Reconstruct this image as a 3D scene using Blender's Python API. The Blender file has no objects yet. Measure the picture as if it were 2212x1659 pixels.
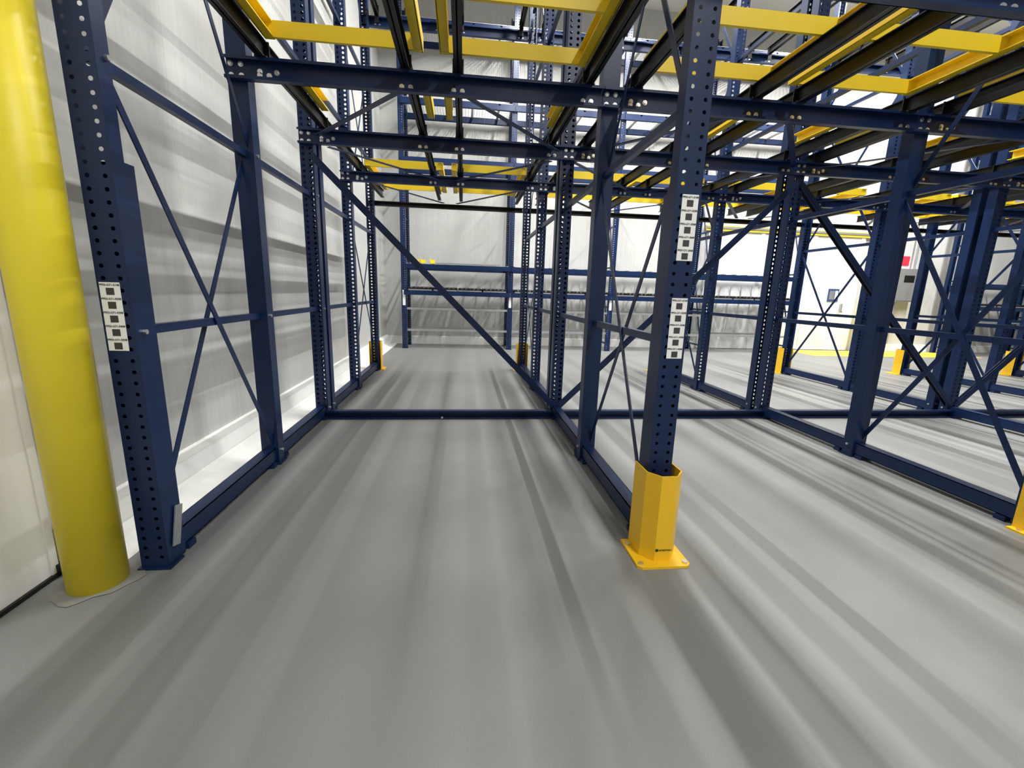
import bpy, math, random
from mathutils import Vector, Matrix
random.seed(4)
scn=bpy.context.scene
scn.view_settings.view_transform='Standard'
scn.view_settings.exposure=0.0

# ------------------------------------------------------------ materials
def mat(name,col,rough=0.5,metal=0.0,noise=0.0,nscale=20,bump=0.0,bscale=200,spec=0.5,coat=0):
    m=bpy.data.materials.new(name);m.use_nodes=True
    nt=m.node_tree;b=nt.nodes['Principled BSDF']
    b.inputs['Roughness'].default_value=rough;b.inputs['Metallic'].default_value=metal
    b.inputs['Specular IOR Level'].default_value=spec
    b.inputs['Coat Weight'].default_value=coat
    b.inputs['Base Color'].default_value=(*col,1)
    tc=nt.nodes.new('ShaderNodeTexCoord')
    if noise>0:
        n=nt.nodes.new('ShaderNodeTexNoise');n.inputs['Scale'].default_value=nscale;n.inputs['Detail'].default_value=4
        nt.links.new(tc.outputs['Object'],n.inputs['Vector'])
        mx=nt.nodes.new('ShaderNodeMixRGB');mx.inputs[1].default_value=(*[c*(1-noise) for c in col],1)
        mx.inputs[2].default_value=(*[min(1,c*(1+noise)) for c in col],1)
        nt.links.new(n.outputs['Fac'],mx.inputs[0]);nt.links.new(mx.outputs[0],b.inputs['Base Color'])
    if bump>0:
        n2=nt.nodes.new('ShaderNodeTexNoise');n2.inputs['Scale'].default_value=bscale
        nt.links.new(tc.outputs['Object'],n2.inputs['Vector'])
        bp=nt.nodes.new('ShaderNodeBump');bp.inputs['Strength'].default_value=bump;bp.inputs['Distance'].default_value=0.01
        nt.links.new(n2.outputs['Fac'],bp.inputs['Height']);nt.links.new(bp.outputs[0],b.inputs['Normal'])
    return m
BLUE=mat('blue_powder_coat',(0.0045,0.018,0.070),0.36,noise=0.12,nscale=6,spec=0.35)
BLACK=mat('black_steel',(0.007,0.007,0.008),0.4,spec=0.35)
YEL=mat('yellow_cart_paint',(0.88,0.63,0.02),0.42,noise=0.05,nscale=8)
BOLY=mat('yellow_bollard_sleeve',(0.93,0.75,0.03),0.4,noise=0.04,nscale=5,bump=0.05,bscale=12)
GUARD=mat('yellow_guard_paint',(0.93,0.55,0.015),0.38,noise=0.05,nscale=9)
ZINC=mat('zinc_bolt',(0.72,0.72,0.72),0.3,metal=0.9)
GALV=mat('galvanised_steel',(0.45,0.46,0.47),0.4,metal=0.7,noise=0.15,nscale=30)
WHITE=mat('white_label',(0.95,0.95,0.92),0.6)
INK=mat('black_ink',(0.02,0.02,0.02),0.6)
PATCH=mat('grey_patch',(0.05,0.05,0.05),0.6)
DOORM=mat('white_door_panel',(0.82,0.82,0.82),0.35,noise=0.02,nscale=3)
CABM=mat('stainless_cabinet',(0.42,0.42,0.42),0.35,metal=0.6,noise=0.1,nscale=10)
RED=mat('red_sign',(0.8,0.03,0.06),0.5)
SIGNB=mat('blue_sign',(0.03,0.07,0.22),0.5)
SEAL=mat('caulk_patch',(0.24,0.235,0.215),0.8,noise=0.2,nscale=25)
FLOORY=mat('yellow_floor_paint',(0.85,0.66,0.05),0.5,noise=0.08,nscale=10)
CURB=mat('white_curb',(0.84,0.84,0.82),0.5,noise=0.06,nscale=12)
CEIL=mat('white_ceiling',(0.85,0.85,0.84),0.6)
ROLL=mat('grey_roller',(0.10,0.10,0.105),0.5)
LAMP=bpy.data.materials.new('lamp_housing');LAMP.use_nodes=True
LAMP.node_tree.nodes['Principled BSDF'].inputs['Base Color'].default_value=(0.8,0.8,0.8,1)

# ribbed insulated wall panel
def wallmat(name,axis):
    m=bpy.data.materials.new(name);m.use_nodes=True;nt=m.node_tree;b=nt.nodes['Principled BSDF']
    b.inputs['Roughness'].default_value=0.34
    tc=nt.nodes.new('ShaderNodeTexCoord');sp=nt.nodes.new('ShaderNodeSeparateXYZ')
    nt.links.new(tc.outputs['Object'],sp.inputs[0])
    mu=nt.nodes.new('ShaderNodeMath');mu.operation='MULTIPLY';mu.inputs[1].default_value=2*math.pi/0.045
    nt.links.new(sp.outputs[axis],mu.inputs[0])
    si=nt.nodes.new('ShaderNodeMath');si.operation='SINE';nt.links.new(mu.outputs[0],si.inputs[0])
    # panel joints every 1.1 m
    mo=nt.nodes.new('ShaderNodeMath');mo.operation='PINGPONG';mo.inputs[1].default_value=0.55
    nt.links.new(sp.outputs[axis],mo.inputs[0])
    ls=nt.nodes.new('ShaderNodeMath');ls.operation='LESS_THAN';ls.inputs[1].default_value=0.0025
    nt.links.new(mo.outputs[0],ls.inputs[0])
    # vertical roll streaks in the sheet
    mp=nt.nodes.new('ShaderNodeMapping')
    mp.inputs['Scale'].default_value=(26,26,0.5)
    nt.links.new(tc.outputs['Object'],mp.inputs[0])
    no=nt.nodes.new('ShaderNodeTexNoise');no.inputs['Scale'].default_value=1.0;no.inputs['Detail'].default_value=4
    nt.links.new(mp.outputs[0],no.inputs['Vector'])
    r=nt.nodes.new('ShaderNodeMixRGB');r.inputs[1].default_value=(0.51,0.51,0.495,1);r.inputs[2].default_value=(0.64,0.64,0.62,1)
    nt.links.new(no.outputs['Fac'],r.inputs[0])
    r2=nt.nodes.new('ShaderNodeMixRGB');r2.inputs[2].default_value=(0.48,0.48,0.47,1)
    nt.links.new(ls.outputs[0],r2.inputs[0]);nt.links.new(r.outputs[0],r2.inputs[1])
    nt.links.new(r2.outputs[0],b.inputs['Base Color'])
    n3=nt.nodes.new('ShaderNodeTexNoise');n3.inputs['Scale'].default_value=3.5;n3.inputs['Detail'].default_value=2
    nt.links.new(tc.outputs['Object'],n3.inputs['Vector'])
    bp=nt.nodes.new('ShaderNodeBump');bp.inputs['Strength'].default_value=0.35;bp.inputs['Distance'].default_value=0.0010
    nt.links.new(si.outputs[0],bp.inputs['Height'])
    bp2=nt.nodes.new('ShaderNodeBump');bp2.inputs['Strength'].default_value=0.5;bp2.inputs['Distance'].default_value=0.02
    nt.links.new(n3.outputs['Fac'],bp2.inputs['Height']);nt.links.new(bp.outputs[0],bp2.inputs['Normal'])
    nt.links.new(bp2.outputs[0],b.inputs['Normal'])
    return m
WALLY=wallmat('ribbed_wall_panel_side',1);WALLX=wallmat('ribbed_wall_panel_back',0)

def floormat():
    m=bpy.data.materials.new('grey_urethane_concrete');m.use_nodes=True;nt=m.node_tree;b=nt.nodes['Principled BSDF']
    tc=nt.nodes.new('ShaderNodeTexCoord')
    n1=nt.nodes.new('ShaderNodeTexNoise');n1.inputs['Scale'].default_value=260;n1.inputs['Detail'].default_value=2
    n2=nt.nodes.new('ShaderNodeTexNoise');n2.inputs['Scale'].default_value=1.3;n2.inputs['Detail'].default_value=5
    for n in(n1,n2): nt.links.new(tc.outputs['Object'],n.inputs['Vector'])
    a=nt.nodes.new('ShaderNodeMixRGB');a.inputs[1].default_value=(0.188,0.191,0.186,1);a.inputs[2].default_value=(0.250,0.253,0.246,1)
    nt.links.new(n1.outputs['Fac'],a.inputs[0])
    c=nt.nodes.new('ShaderNodeMixRGB');c.blend_type='MULTIPLY';c.inputs[0].default_value=0.2
    cr=nt.nodes.new('ShaderNodeValToRGB');cr.color_ramp.elements[0].position=0.3;cr.color_ramp.elements[0].color=(0.75,0.75,0.75,1);cr.color_ramp.elements[1].position=0.7
    nt.links.new(n2.outputs['Fac'],cr.inputs[0]);nt.links.new(a.outputs[0],c.inputs[1]);nt.links.new(cr.outputs[0],c.inputs[2])
    nt.links.new(c.outputs[0],b.inputs['Base Color'])
    b.inputs['Roughness'].default_value=0.5;b.inputs['Specular IOR Level'].default_value=0.45
    bp=nt.nodes.new('ShaderNodeBump');bp.inputs['Strength'].default_value=0.25;bp.inputs['Distance'].default_value=0.002
    nt.links.new(n1.outputs['Fac'],bp.inputs['Height']);nt.links.new(bp.outputs[0],b.inputs['Normal'])
    return m
FLOOR=floormat()

# ------------------------------------------------------------ mesh builder
class MB:
    def __init__(s): s.v=[];s.f=[];s.mi=[];s.mats=[]
    def m(s,mt):
        if mt not in s.mats: s.mats.append(mt)
        return s.mats.index(mt)
    def poly(s,pts,mt):
        i=len(s.v);s.v+= [tuple(p) for p in pts];s.f.append(tuple(range(i,i+len(pts))));s.mi.append(s.m(mt))
    def hexa(s,c,mt):
        i=len(s.v);s.v+=[tuple(p) for p in c];k=s.m(mt)
        for q in((0,3,2,1),(4,5,6,7),(0,1,5,4),(1,2,6,5),(2,3,7,6),(3,0,4,7)):
            s.f.append(tuple(i+j for j in q));s.mi.append(k)
    def box(s,x0,x1,y0,y1,z0,z1,mt):
        s.hexa([(x0,y0,z0),(x1,y0,z0),(x1,y1,z0),(x0,y1,z0),(x0,y0,z1),(x1,y0,z1),(x1,y1,z1),(x0,y1,z1)],mt)
    def bar(s,p,q,w,h,mt,side=(1,0,0)):
        p=Vector(p);q=Vector(q);d=(q-p).normalized();a=Vector(side);a=(a-d*a.dot(d)).normalized();b=d.cross(a)
        c=[]
        for e in(p,q):
            for sa,sb in((-1,-1),(1,-1),(1,1),(-1,1)): c.append(e+a*(sa*w/2)+b*(sb*h/2))
        s.hexa(c,mt)
    def angle(s,p,q,w,h,mt,side=(1,0,0),t=0.004):
        p=Vector(p);q=Vector(q);d=(q-p).normalized();a=Vector(side);a=(a-d*a.dot(d)).normalized();b=d.cross(a)
        s.bar(p,q,w,t,mt,side)
        o=a*(w/2)+b*(h/2)
        s.bar(p+o,q+o,t,h,mt,side)
    def chan(s,x0,x1,yf,d,z0,z1,mt,t=0.005,openneg=True):
        if openneg: s.box(x0,x1,yf+d-t,yf+d,z0,z1,mt)
        else: s.box(x0,x1,yf,yf+t,z0,z1,mt)
        s.box(x0,x1,yf,yf+d,z0,z0+t,mt);s.box(x0,x1,yf,yf+d,z1-t,z1,mt)
        yl=yf if openneg else yf+d-t
        s.box(x0,x1,yl,yl+t,z0+t,z0+t+0.012,mt);s.box(x0,x1,yl,yl+t,z1-t-0.012,z1-t,mt)
    def cyl(s,c,r,h,mt,axis='z',n=16,r2=None):
        r2=r if r2 is None else r2
        c=Vector(c);ax={'x':(Vector((0,1,0)),Vector((0,0,1)),Vector((1,0,0))),'y':(Vector((0,0,1)),Vector((1,0,0)),Vector((0,1,0))),'z':(Vector((1,0,0)),Vector((0,1,0)),Vector((0,0,1)))}[axis]
        i=len(s.v);k=s.m(mt)
        for e,rr in((0,r),(h,r2)):
            for j in range(n):
                t=2*math.pi*j/n;s.v.append(tuple(c+ax[2]*e+ax[0]*(rr*math.cos(t))+ax[1]*(rr*math.sin(t))))
        for j in range(n):
            s.f.append((i+j,i+(j+1)%n,i+n+(j+1)%n,i+n+j));s.mi.append(k)
        s.f.append(tuple(i+j for j in reversed(range(n))));s.mi.append(k)
        s.f.append(tuple(i+n+j for j in range(n)));s.mi.append(k)
    def bolt(s,x,y,z,r=0.011,d=-0.010):
        s.cyl((x,y+d,z),r,abs(d),ZINC,'y',6)
        s.cyl((x,y-0.003,z),r*1.5,0.003,ZINC,'y',10)
    def mesh(s,name,smooth=False):
        me=bpy.data.meshes.new(name);me.from_pydata(s.v,[],s.f)
        for mt in s.mats: me.materials.append(mt)
        me.polygons.foreach_set('material_index',s.mi)
        if smooth: me.polygons.foreach_set('use_smooth',[len(p.vertices)==4 for p in me.polygons])
        me.update();return me
    def obj(s,name,parent=None,loc=(0,0,0),smooth=False):
        o=bpy.data.objects.new(name,s.mesh(name,smooth));scn.collection.objects.link(o);o.location=loc
        if parent: o.parent=parent
        return o
def empty(name,loc=(0,0,0)):
    o=bpy.data.objects.new(name,None);scn.collection.objects.link(o);o.location=loc;return o
def inst(me,name,loc,parent=None,rz=0):
    o=bpy.data.objects.new(name,me);scn.collection.objects.link(o);o.location=loc;o.rotation_euler=(0,0,rz)
    if parent:o.parent=parent
    return o

# ------------------------------------------------------------ room
XW=-1.85; YB=11.0; XR=20.0; YF=-6.0; ZC=7.6
def simple(name,b,mt):
    m=MB();m.box(*b,mt);return m.obj(name)
simple('floor',(XW-0.2,XR+0.2,YF-0.2,YB+0.2,-0.1,0),FLOOR)
simple('wall_left',(XW-0.2,XW,YF,YB,0,ZC),WALLY)
simple('wall_back',(XW-0.2,XR+0.2,YB,YB+0.2,0,ZC),WALLX)
simple('wall_right',(XR,XR+0.2,YF,YB,0,ZC),WALLY)
simple('wall_front',(XW-0.2,XR+0.2,YF-0.2,YF,0,ZC),WALLX)
simple('ceiling',(XW-0.2,XR+0.2,YF-0.2,YB+0.2,ZC,ZC+0.1),CEIL)
m=MB()
prof=[(XW,0),(XW+0.27,0),(XW+0.265,0.004),(XW+0.12,0.035),(XW+0.09,0.06),(XW+0.075,0.185),(XW,0.21)]
y0,y1=2.04,YB
for k in range(len(prof)):
    a,b=prof[k],prof[(k+1)%len(prof)]
    m.poly([(a[0],y0,a[1]),(b[0],y0,b[1]),(b[0],y1,b[1]),(a[0],y1,a[1])],CURB)
m.poly([(x,y0,z) for x,z in prof],CURB)
m.obj('baseboard_left')
m=MB()
m.hexa([(XW+0.09,YB-0.09,0),(6.0,YB-0.09,0),(6.0,YB,0),(XW+0.09,YB,0),(XW+0.09,YB-0.07,0.17),(6.0,YB-0.07,0.17),(6.0,YB,0.19),(XW+0.09,YB,0.19)],CURB)
m.hexa([(10.75,YB-0.09,0),(XR,YB-0.09,0),(XR,YB,0),(10.75,YB,0),(10.75,YB-0.07,0.17),(XR,YB-0.07,0.17),(XR,YB,0.19),(10.75,YB,0.19)],CURB)
m.obj('baseboard_back')

# ------------------------------------------------------------ pallet rack
XA=-1.404;W=2.3915;NL=8
LX=[XA+i*W for i in range(NL)]
PW,PD,PH=0.118,0.095,6.8
rack=empty('pallet_rack')
def post_mesh(name,H=PH,w=PW,d=PD,r=0.0085,holes=True,reinf=0):
    m=MB();t=0.004;P=0.048
    hx=[-w*0.27,w*0.27]
    cols=[-w/2,hx[0]-r,hx[0]+r,hx[1]-r,hx[1]+r,w/2]
    if holes:
        for a,b in((0,1),(2,3),(4,5)): m.poly([(cols[a],0,0),(cols[b],0,0),(cols[b],0,H),(cols[a],0,H)],BLUE)
        nn=int(H/P)
        for ci,(a,b) in enumerate(((1,2),(3,4))):
            z=0
            for k in range(nn):
                zc=0.06+k*P
                if zc+r>H: break
                x0,x1=cols[a],cols[b]
                m.poly([(x0,0,z),(x1,0,z),(x1,0,zc-r),(x0,0,zc-r)],BLUE)
                c=r*0.55
                for sx,sz in((-1,-1),(1,-1),(1,1),(-1,1)):
                    cx=hx[ci]
                    m.poly([(cx+sx*r,0,zc+sz*r),(cx+sx*(r-c),0,zc+sz*r),(cx+sx*r,0,zc+sz*(r-c))],BLUE)
                z=zc+r
            m.poly([(x0,0,z),(x1,0,z),(x1,0,H),(x0,0,H)],BLUE)
    else:
        m.box(-w/2,w/2,-0.002,0.002,0,H,BLUE)
        m.box(-w/2+t,w/2-t,d-t,d,0,H,BLUE)
    m.box(-w/2,-w/2+t,0.0005,d,0,H,BLUE);m.box(w/2-t,w/2,0.0005,d,0,H,BLUE)
    if holes:
        m.box(-w/2+t,-w/2+t+0.016,d-t,d,0,H,BLUE);m.box(w/2-t-0.016,w/2-t,d-t,d,0,H,BLUE)
    if reinf:   # boxed reinforcing channel behind the lower part
        m.box(-w/2+0.001,w/2-0.001,d+0.0005,d+0.055,0.01,reinf,BLUE)
    m.box(-w/2-0.012,w/2+0.012,-0.012,d+0.02,0,0.010,BLUE)
    return m.mesh(name)
PM=post_mesh('upright_post',d=0.072,r=0.008,reinf=1.76);PB=post_mesh('upright_post_big_holes',r=0.0125);PS=post_mesh('upright_post_closed',holes=False)
Y1,Y2,Y3,Y3b,Y4,Y5=1.98,3.24,4.46,4.62,5.83,7.22
ZB,ZM,ZT=2.535,1.09,2.12
for x in LX:
    inst(PM,'upright_post',(x,Y1,0),rack)
    inst(PS,'upright_post',(x,Y2,0),rack)
    inst(PB,'upright_post',(x,Y3,0),rack)
    inst(PB,'upright_post',(x,Y3b+PD,0),rack,math.pi)
    inst(PB,'upright_post',(x,Y4,0),rack)
    inst(PB,'upright_post',(x,Y5+PD,0),rack,math.pi)
m=MB()
S=(1,0,0)
for x in LX:
    for a,b in((Y1+0.128,Y2),(Y2+PD,Y3),(Y3b+PD,Y4),(Y4+PD,Y5)):
        m.box(x-0.04,x+0.04,a+0.002,b-0.002,0.03,0.035,BLUE)
        m.box(x-0.04,x-0.035,a+0.002,b-0.002,0.03,0.125,BLUE);m.box(x+0.035,x+0.04,a+0.002,b-0.002,0.03,0.125,BLUE)
        m.box(x-0.04,x+0.04,a+0.002,b-0.002,0.12,0.125,BLUE)
        for yy in(a+0.06,b-0.06): m.box(x-0.055,x+0.055,yy-0.03,yy+0.03,0.0,0.03,BLUE)
    levels=[ZM,ZT,3.15,4.2,5.25,6.3]
    for a,b in((Y1+0.05,Y2),(Y2+PD,Y3),(Y3b+PD,Y4),(Y4+PD,Y5)):
        for z in levels:
            m.box(x-0.018,x+0.018,a,b,z-0.02,z+0.02,BLUE)
    for a,b in((Y1+0.06,Y2+0.04),(Y4+0.05,Y5+0.05)):
        zz=[0.12,ZT,4.2,6.3]
        for k in range(3):
            m.bar((x-0.022,a,zz[k]),(x-0.022,b,zz[k+1]),0.006,0.036,BLUE,S)
            m.bar((x+0.024,a,zz[k+1]),(x+0.024,b,zz[k]),0.006,0.036,BLUE,S)
    for z in(ZM,ZT):
        for yy in(Y1+0.05,Y2+0.04,Y3+0.05): m.cyl((x+PW/2,yy,z),0.011,0.012,ZINC,'x',6)
    for yy in(Y3+0.05,Y3b+0.05,Y2+0.05): m.cyl((x-PW/2-0.012,yy,0.1),0.011,PW+0.024,ZINC,'x',6)
m.obj('frame_braces',rack)
# beams
m=MB()
BD=0.05
RX=[]
for i in range(NL-1):
    c=(LX[i]+LX[i+1])/2
    for s1 in(-1,1):
        for s2 in(-1,1): RX.append(c+s1*W/4+s2*0.432)
ZB2=4.93
for (y,zt,kind,zb) in((Y1-0.055,0.125,0,ZB),(Y2-0.055,0.125,0,ZB),(Y3-0.055,0.125,0,ZB),(Y4-0.055,0.115,0,ZB),(Y5+PD,0.07,1,ZB),
                 (Y4-0.055,0.13,0,ZB2),(Y5+PD,0.13,2,ZB2)):
    for i in range(NL-1):
        x0,x1=LX[i]-PW/2+0.004,LX[i+1]-PW/2
        if i==NL-2: x1=LX[i+1]+PW/2
        m.chan(x0,x1,y,BD,zb,zb+zt,BLUE if kind!=1 else BLACK)
        if kind: continue
        for xx in(LX[i]-0.03,LX[i]+0.03):
            for z in(zb+0.03,zb+0.095): m.bolt(xx,y+BD-0.006,z)
        for e in(0.14,0.24): m.bolt(LX[i]+e,y+BD-0.006,zb+0.06)
    if kind!=1:
        for rx in RX:
            for e in(-0.028,0.028): m.bolt(rx+e,y+BD-0.006,zb+0.04)
for i in range(NL-1):
    x0,x1=LX[i]+PW/2,LX[i+1]-PW/2
    m.chan(x0-0.1,x1+0.1,Y3-0.062,0.06,0.004,0.09,BLUE)
    m.cyl(((x0+x1)/2,Y3-0.07,0.02),0.012,0.02,ZINC,'y',6)
m.obj('beams',rack)
m=MB()
for i in range(NL-1):
    a,b=LX[i]+0.03,LX[i+1]-0.03
    if i%2==0: p,q=(a,Y3-0.015,2.45),(b,Y3-0.015,0.12)
    else: p,q=(a,Y3-0.015,0.12),(b,Y3-0.015,2.45)
    dw=0.045
    m.angle(p,q,0.010,0.04,BLUE,(0,1,0))
    m.bar(p,q,0.006,dw,BLUE,(0,1,0))
    if i>=1:
        off=Vector((0,0.05,0));m.bar(Vector(p)+off,Vector(q)+off,0.006,dw,BLACK if i==2 else BLUE,(0,1,0))
    c=(LX[i]+LX[i+1])/2;z=2.50
    for s in(-1,1):
        m.bar((c+s*0.12,Y2,z+0.1),(c+s*(W/2-0.12),Y3-0.06,z+0.1),0.045,0.006,BLUE,(1,0,0))
        m.bar((c+s*(W/2-0.12),Y3b+0.1,z+0.1),(c+s*0.1,Y4-0.06,z+0.1),0.045,0.006,BLUE,(1,0,0))
        m.bar((c+s*(W/2-0.12),Y4+0.1,z+0.1),(c+s*0.1,Y5,z+0.1),0.045,0.006,BLUE,(1,0,0))
m.obj('diagonal_braces',rack)
m=MB()
def rail(rx,y0,y1,z0):
    m.box(rx-0.004,rx+0.004,y0,y1,z0,z0+0.10,BLACK)
    m.box(rx-0.026,rx+0.026,y0,y1,z0,z0+0.006,BLACK);m.box(rx-0.026,rx+0.026,y0,y1,z0+0.094,z0+0.10,BLACK)
for rx in RX:
    rail(rx,Y1-0.06,Y5+0.16,ZB+0.127);z0=ZB+0.127
    for y in(Y1-0.055,Y2-0.055,Y3-0.055,Y4-0.055):
        m.box(rx-0.036,rx+0.036,y+BD-0.004,y+BD+0.003,ZB+0.07,z0+0.102,BLACK)
        m.box(rx-0.036,rx+0.036,y-0.006,y+BD,z0-0.002,z0+0.006,BLACK)
    rail(rx,Y4-0.06,Y5+0.16,ZB2+0.132)
    m.box(rx-0.03,rx+0.03,Y5+PD-0.004,Y5+PD+0.002,ZB2+0.05,ZB2+0.26,BLACK)
    m.box(rx-0.03,rx+0.03,Y4-0.062,Y4-0.056,ZB2+0.05,ZB2+0.26,BLACK)
m.obj('lane_rails',rack)

def cart(Ya,Yb,bars,name='push_back_cart',hw=0.47):
    m=MB()
    for s in(-1,1):
        x=s*hw
        m.box(x-0.004,x+0.004,Ya,Yb,0,0.085,YEL)
        m.box(min(x,x-s*0.055),max(x,x-s*0.055),Ya,Yb,0,0.006,YEL)
        m.box(min(x,x-s*0.055),max(x,x-s*0.055),Ya,Yb,0.079,0.085,YEL)
    for b in bars:
        m.box(-hw,hw,b-0.006,b,0.002,0.083,YEL)
        m.box(-hw,hw,b-0.006,b+0.016,-0.002,0.002,YEL);m.box(-hw,hw,b-0.006,b+0.03,0.083,0.088,YEL)
    return m.mesh(name)
C1=cart(2.30,3.20,(2.62,3.17));C2=cart(3.66,4.30,(3.70,));C3=cart(5.98,7.32,(6.0,7.22))
for i in range(NL-1):
    c=(LX[i]+LX[i+1])/2
    for s in(-1,1):
        for cm in(C1,C2,C3): inst(cm,'push_back_cart',(c+s*0.525,0,ZB+0.230))

def label(x,zt,zb,y):
    e=empty('rack_label_strip',(x,y,zb))
    m=MB();w=0.076;h=zt-zb
    m.box(-w/2,w/2,-0.0015,0,0,h,WHITE)
    n=5;s=h/n
    for k in range(n):
        z=k*s+s*0.10
        m.box(-0.015,0.015,-0.0022,-0.0016,z,z+0.028,PATCH)
    m.obj('label_sheet',e)
    for k in range(n):
        cu=bpy.data.curves.new('code_text','FONT');cu.body='PP03-G71-0%d08'%(5-k);cu.size=0.0115;cu.align_x='CENTER';cu.offset=0.0003
        cu.materials.append(INK)
        o=bpy.data.objects.new('code_text',cu);scn.collection.objects.link(o);o.parent=e
        o.location=(0,-0.0024,k*s+s*0.08+0.037);o.rotation_euler=(math.pi/2,0,0)
label(LX[0]-0.012,1.292,1.015,Y1-0.0005)
label(LX[1]+0.010,1.745,1.462,Y1-0.0005)
label(LX[1]+0.010,1.295,1.013,Y1-0.0005)
for k in(2,3):
    label(LX[k]+0.010,1.745,1.462,Y1-0.0005);label(LX[k]+0.010,1.295,1.013,Y1-0.0005)

def guard_mesh(H):
    m=MB();t=0.007
    prof=[(-0.092,0.10),(-0.092,-0.045),(-0.040,-0.108),(0.040,-0.108),(0.092,-0.045),(0.092,0.10)]
    inn=[(-0.085,0.10),(-0.085,-0.042),(-0.037,-0.101),(0.037,-0.101),(0.085,-0.042),(0.085,0.10)]
    for k in range(5):
        a,b,c,d=prof[k],prof[k+1],inn[k+1],inn[k]
        m.hexa([(*a,0.008),(*b,0.008),(*c,0.008),(*d,0.008),(*a,H),(*b,H),(*c,H),(*d,H)],GUARD)
    pts=[(-0.135,0.10),(-0.135,-0.135),(-0.115,-0.155),(0.115,-0.155),(0.135,-0.135),(0.135,0.10)]
    m.poly([(x,y,0.012) for x,y in pts],GUARD)
    for k in range(6):
        a,b=pts[k],pts[(k+1)%6];m.poly([(*a,0),(*b,0),(*b,0.012),(*a,0.012)],GUARD)
    for sx in(-1,1):
        m.cyl((sx*0.113,-0.125,0.012),0.013,0.008,ZINC,'z',10);m.cyl((sx*0.115,0.05,0.012),0.013,0.008,ZINC,'z',10)
    return m.mesh('guard_body')
GM=guard_mesh(0.46);
for k in range(1,NL):
    g=inst(GM,'column_guard',(LX[k],Y1-0.005,0))
    mm=MB();mm.cyl((-0.030,-0.1095,0.072),0.008,0.001,INK,'y',18);mm.obj('maker_mark',g)
    cu=bpy.data.curves.new('maker_text','FONT');cu.body='NORDWALL';cu.size=0.0125;cu.materials.append(INK);cu.offset=0.0004
    o=bpy.data.objects.new('maker_text',cu);scn.collection.objects.link(o);o.parent=g;o.location=(-0.020,-0.1098,0.068);o.rotation_euler=(math.pi/2,0,0)
for k in range(NL):
    inst(GM,'column_guard',(LX[k],Y5+PD+0.005,0),None,math.pi)
m=MB();m.bar((LX[0]+PW/2+0.010,Y1+0.05,0.03+0.06),(LX[0]+PW/2+0.010,Y1+0.10,0.27),0.006,0.05,GALV,(1,0,0))
m.obj('foot_plate',rack)

# ------------------------------------------------------------ bollard
m=MB();n=40;r=0.104;bx,by=-1.585,1.90
m.cyl((0,0,0.0),r,2.9,BOLY,'z',n);
m.cyl((0,0,2.9),r,0.04,BOLY,'z',n,r2=r*0.8)
bo=m.obj('bollard',None,(bx,by,0),True)
m=MB();
pts=[]
for j in range(28):
    t=2*math.pi*j/28;rr=0.145+0.018*math.sin(3*t+1)+0.01*math.sin(7*t);pts.append((rr*math.cos(t),rr*math.sin(t)))
m.poly([(x,y,0.003) for x,y in pts],SEAL);
m.obj('grout_ring',bo)

# ------------------------------------------------------------ white sliding door at left
d=empty('door_1',(XW,1.0,0))
m=MB();m.box(0.0,0.055,-1.6,0.93,0.02,3.0,DOORM);m.box(0.0,0.06,0.93,0.965,0.0,3.0,DOORM)
m.box(0.0,0.07,-1.6,0.97,0.004,0.02,BLACK);m.obj('door_leaf',d)
m=MB();m.bar((0.05,0.97,0.03),(0.14,1.02,0.03),0.02,0.012,BLACK,(0,0,1));m.bar((0.05,1.03,0.03),(0.15,1.07,0.03),0.02,0.012,BLACK,(0,0,1));m.bar((0.14,1.01,0.03),(0.15,1.08,0.03),0.02,0.012,BLACK,(0,0,1));m.box(0.045,0.09,0.95,1.05,0.01,0.055,BLACK)
m.obj('floor_catch',d)

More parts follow.
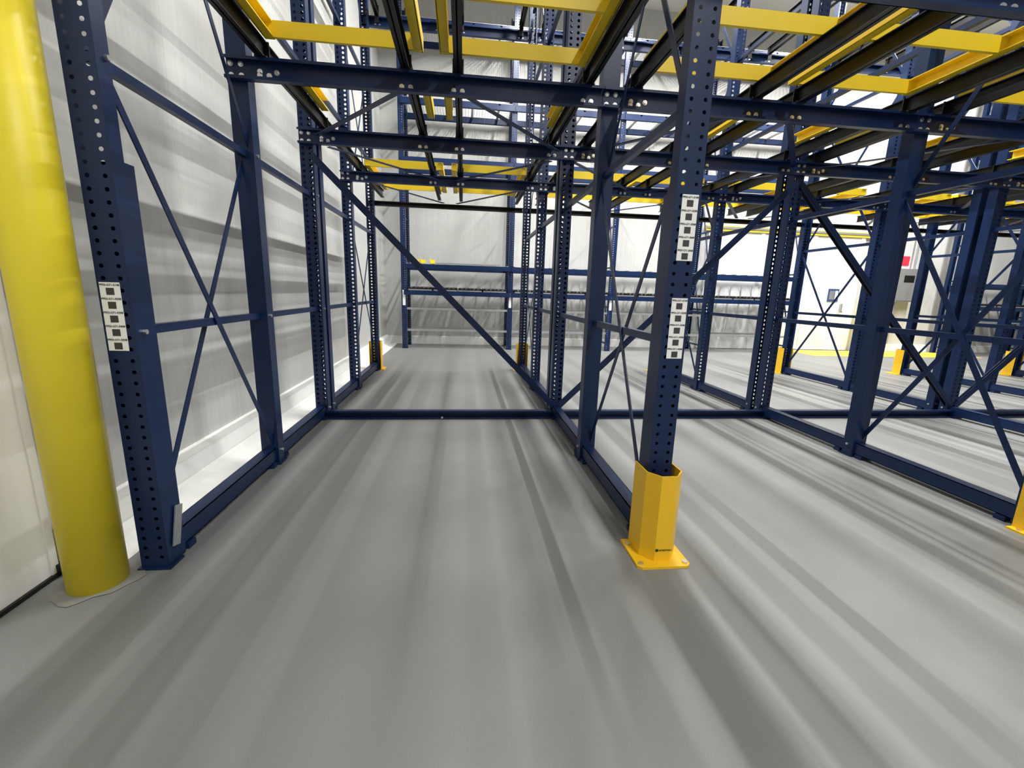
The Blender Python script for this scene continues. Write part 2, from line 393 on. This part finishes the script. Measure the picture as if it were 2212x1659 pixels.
# ------------------------------------------------------------ carton flow rack at back wall
def flow_rack(x0,nb,name,ends=True):
    e=empty(name);Wr=2.338;yf=10.03;yr=10.72
    P2=post_mesh('flow_post',7.0,0.11,0.08)
    for k in range(nb+1):
        inst(P2,'flow_post',(x0+k*Wr,yf,0),e);inst(P2,'flow_post',(x0+k*Wr,yr+0.08,0),e,math.pi)
    m=MB()
    for k in range(nb+1):
        x=x0+k*Wr
        for z in(0.15,1.0,1.9,2.8,3.7,4.6,5.5,6.4): m.box(x-0.015,x+0.015,yf+0.08,yr,z,z+0.035,BLUE)
        for z in(0.15,1.9,3.7): m.bar((x,yf+0.06,z),(x,yr+0.02,z+1.75),0.02,0.03,BLUE,S)
        m.box(x-0.03,x+0.03,yf-0.0015,yf,0.95,1.28,WHITE)
    for k in range(nb):
        a,b=x0+k*Wr+0.055,x0+(k+1)*Wr-0.055
        for z in(1.74,1.18):
            m.chan(a-0.05,b+0.05,yf-0.05,0.048,z,z+0.10,BLUE,openneg=False)
            m.chan(a-0.05,b+0.05,yr+0.082,0.048,z,z+0.08,BLUE,openneg=False)
        for z in(0.86,0.39):
            m.box(a,b,yf+0.02,yf+0.05,z,z+0.045,GALV);m.box(a,b,yr+0.02,yr+0.05,z,z+0.045,GALV)
        for z in(3.85,4.95,6.35):
            m.chan(a-0.05,b+0.05,yf-0.05,0.048,z,z+0.12,BLUE,openneg=False)
            m.chan(a-0.05,b+0.05,yr+0.082,0.048,z,z+0.12,BLUE,openneg=False)
    m.obj('rack_beams',e)
    m=MB()
    for k in range(nb):
        a,b=x0+k*Wr+0.08,x0+(k+1)*Wr-0.08;n=4;w=(b-a)/n
        for j in range(n):
            xa=a+j*w+0.02;xb=a+(j+1)*w-0.02
            z=1.285
            for q in range(10):
                y=yf+q*0.08;zz=z+q*0.003
                m.cyl((xa,y,zz+0.03),0.024,(xb-xa)*(0.8 if q%3 else 1),BLACK if (q%2==0) else ROLL,'x',8)
            for xx in(xa,(xa+xb)/2,xb): m.box(xx-0.01,xx+0.01,yf-0.04,yr+0.1,z-0.004,z+0.06,BLACK)
            for q in range(6): m.cyl((xa+0.03+q*(xb-xa-0.06)/5,yf-0.045,z+0.045),0.024,0.02,BLACK,'y',8)
            m.box(xa,xb,yf-0.045,yf-0.035,z-0.004,z+0.02,GALV)
        for j in range(9):
            xx=a+(b-a)*j/8
            m.box(xx-0.02,xx+0.02,yf-0.04,yr+0.1,1.840,1.856,GALV)
    m.obj('roller_beds',e)
    m=MB()
    for k in range(nb):
        a,b=x0+k*Wr+0.06,x0+(k+1)*Wr-0.06
        for z in(4.95+0.125,6.35+0.125):
            y=yf-0.05
            while y<yr+0.13: m.bar((a,y,z),(b,y,z),0.006,0.006,GALV,(0,1,0));y+=0.06
            x=a
            while x<b: m.bar((x,yf-0.05,z+0.006),(x,yr+0.13,z+0.006),0.006,0.006,GALV,S);x+=0.06
            x=a+0.3
            while x<b: m.box(x-0.02,x+0.02,yf-0.05,yr+0.12,z-0.035,z-0.004,GALV);x+=0.55
    m.obj('wire_decks',e)
    return e
flow_rack(-1.29,4,'carton_flow_rack')
flow_rack(12.9,2,'carton_flow_rack')
m=MB()
for x in(-1.05,-0.92,-0.72): 
    m.box(x,x+0.10,-0.03,0.05,0,0.012,YEL);m.box(x,x+0.012,-0.03,0.05,0,0.11,YEL);m.box(x,x+0.10,0.04,0.05,0,0.08,YEL)
m.box(-0.6,0.6,0.05,0.08,0.0,0.025,GALV);m.box(-0.2,0.8,0.12,0.15,0.0,0.03,GALV)
m.obj('yellow_lane_guides',None,(0,10.03,1.857))

# ------------------------------------------------------------ back wall door + equipment
d=empty('door_2',(0,YB,0))
m=MB()
m.box(6.1,10.45,-0.05,-0.002,0.01,2.95,DOORM)
for x in(6.1,7.5,8.95,10.30): m.box(x,x+0.10,-0.075,-0.05,0.01,2.95,DOORM)
m.box(6.0,10.65,-0.10,-0.002,2.95,3.07,FLOORY)
m.box(6.0,10.65,-0.12,-0.10,3.0,3.05,GALV)
m.box(10.02,10.05,-0.11,-0.05,1.05,1.25,GALV);m.box(10.0,10.07,-0.12,-0.10,1.02,1.06,GALV)
m.obj('door_leaf',d)
m=MB();m.box(0,0.30,-0.02,0,0,0.33,SIGNB);m.box(0.03,0.17,-0.024,-0.02,0.05,0.28,CABM);m.box(0.19,0.27,-0.024,-0.02,0.05,0.28,WHITE);m.obj('control_panel',None,(9.62,YB-0.052,1.30))
m=MB();m.box(-0.35,0.35,-0.25,0,0,0.85,CABM);m.box(-0.32,0.32,-0.262,-0.25,0.03,0.82,CABM);m.box(0.25,0.28,-0.28,-0.262,0.3,0.5,BLACK)
m.box(-0.2,0.1,-0.264,-0.262,0.5,0.68,BLACK);m.cyl((0.2,-0.1,0.85),0.025,3.0,GALV,'z',12);m.cyl((-0.2,-0.12,-1.15),0.02,1.15,GALV,'z',12)
m.obj('electrical_cabinet',None,(11.75,YB-0.006,1.35))
m=MB();m.box(-0.12,0.12,-0.01,0,0,0.24,RED);m.obj('red_wall_sign',None,(11.75,YB-0.002,2.30))
m=MB();m.box(8.5,13.2,9.75,10.80,0.0,0.003,FLOORY);m.obj('floor_marking')
m=MB();m.cyl((0,0,0),0.09,1.15,BOLY,'z',24);m.cyl((0,0,1.15),0.09,0.03,BOLY,'z',24,r2=0.06);m.obj('bollard',None,(10.62,10.72,0.003),True)

# ------------------------------------------------------------ lights
def strip(x,y0,y1,z,power,w=0.08):
    e=empty('ceiling_strip_or_fill',(x,(y0+y1)/2,z))
    m=MB();L=(y1-y0);m.box(-0.11,0.11,-L/2,L/2,0.02,0.10,LAMP);m.box(-0.01,0.01,-L/2+0.1,-L/2+0.12,0.10,ZC-z,LAMP);m.box(-0.01,0.01,L/2-0.12,L/2-0.1,0.10,ZC-z,LAMP);m.obj('housing',e)
    ld=bpy.data.lights.new('strip_or_fill_lamp','AREA');ld.shape='RECTANGLE';ld.size=w;ld.size_y=L;ld.energy=power;ld.color=(1,0.995,0.965)
    o=bpy.data.objects.new('lamp',ld);scn.collection.objects.link(o);o.parent=e;o.location=(0,0,0.01)
for x,pw in((1.2,620),(3.8,620),(7.4,880),(12.0,880)):
    strip(x,3.4,9.4,7.0,pw,0.05)
strip(3.0,-5.0,-0.5,7.1,400)  # added fill strip behind the camera, lifts the foreground and softens its streaks
w=bpy.data.worlds.new('World');scn.world=w;w.use_nodes=True;w.node_tree.nodes['Background'].inputs[1].default_value=0.0

# ------------------------------------------------------------ camera
cd=bpy.data.cameras.new('camera');cam=bpy.data.objects.new('camera',cd);scn.collection.objects.link(cam);scn.camera=cam
a,p,t=0.1140,0.2058,0.0296
fw=Vector((math.sin(a)*math.cos(p),math.cos(a)*math.cos(p),-math.sin(p)))
r0=Vector((math.cos(a),-math.sin(a),0));u0=r0.cross(fw)
r=math.cos(t)*r0+math.sin(t)*u0;u=-math.sin(t)*r0+math.cos(t)*u0
M=Matrix((r,u,-fw)).transposed().to_4x4();M.translation=Vector((0,0,1.3));cam.matrix_world=M
cd.sensor_width=36;cd.lens=950.2/2212*36;cd.clip_start=0.05
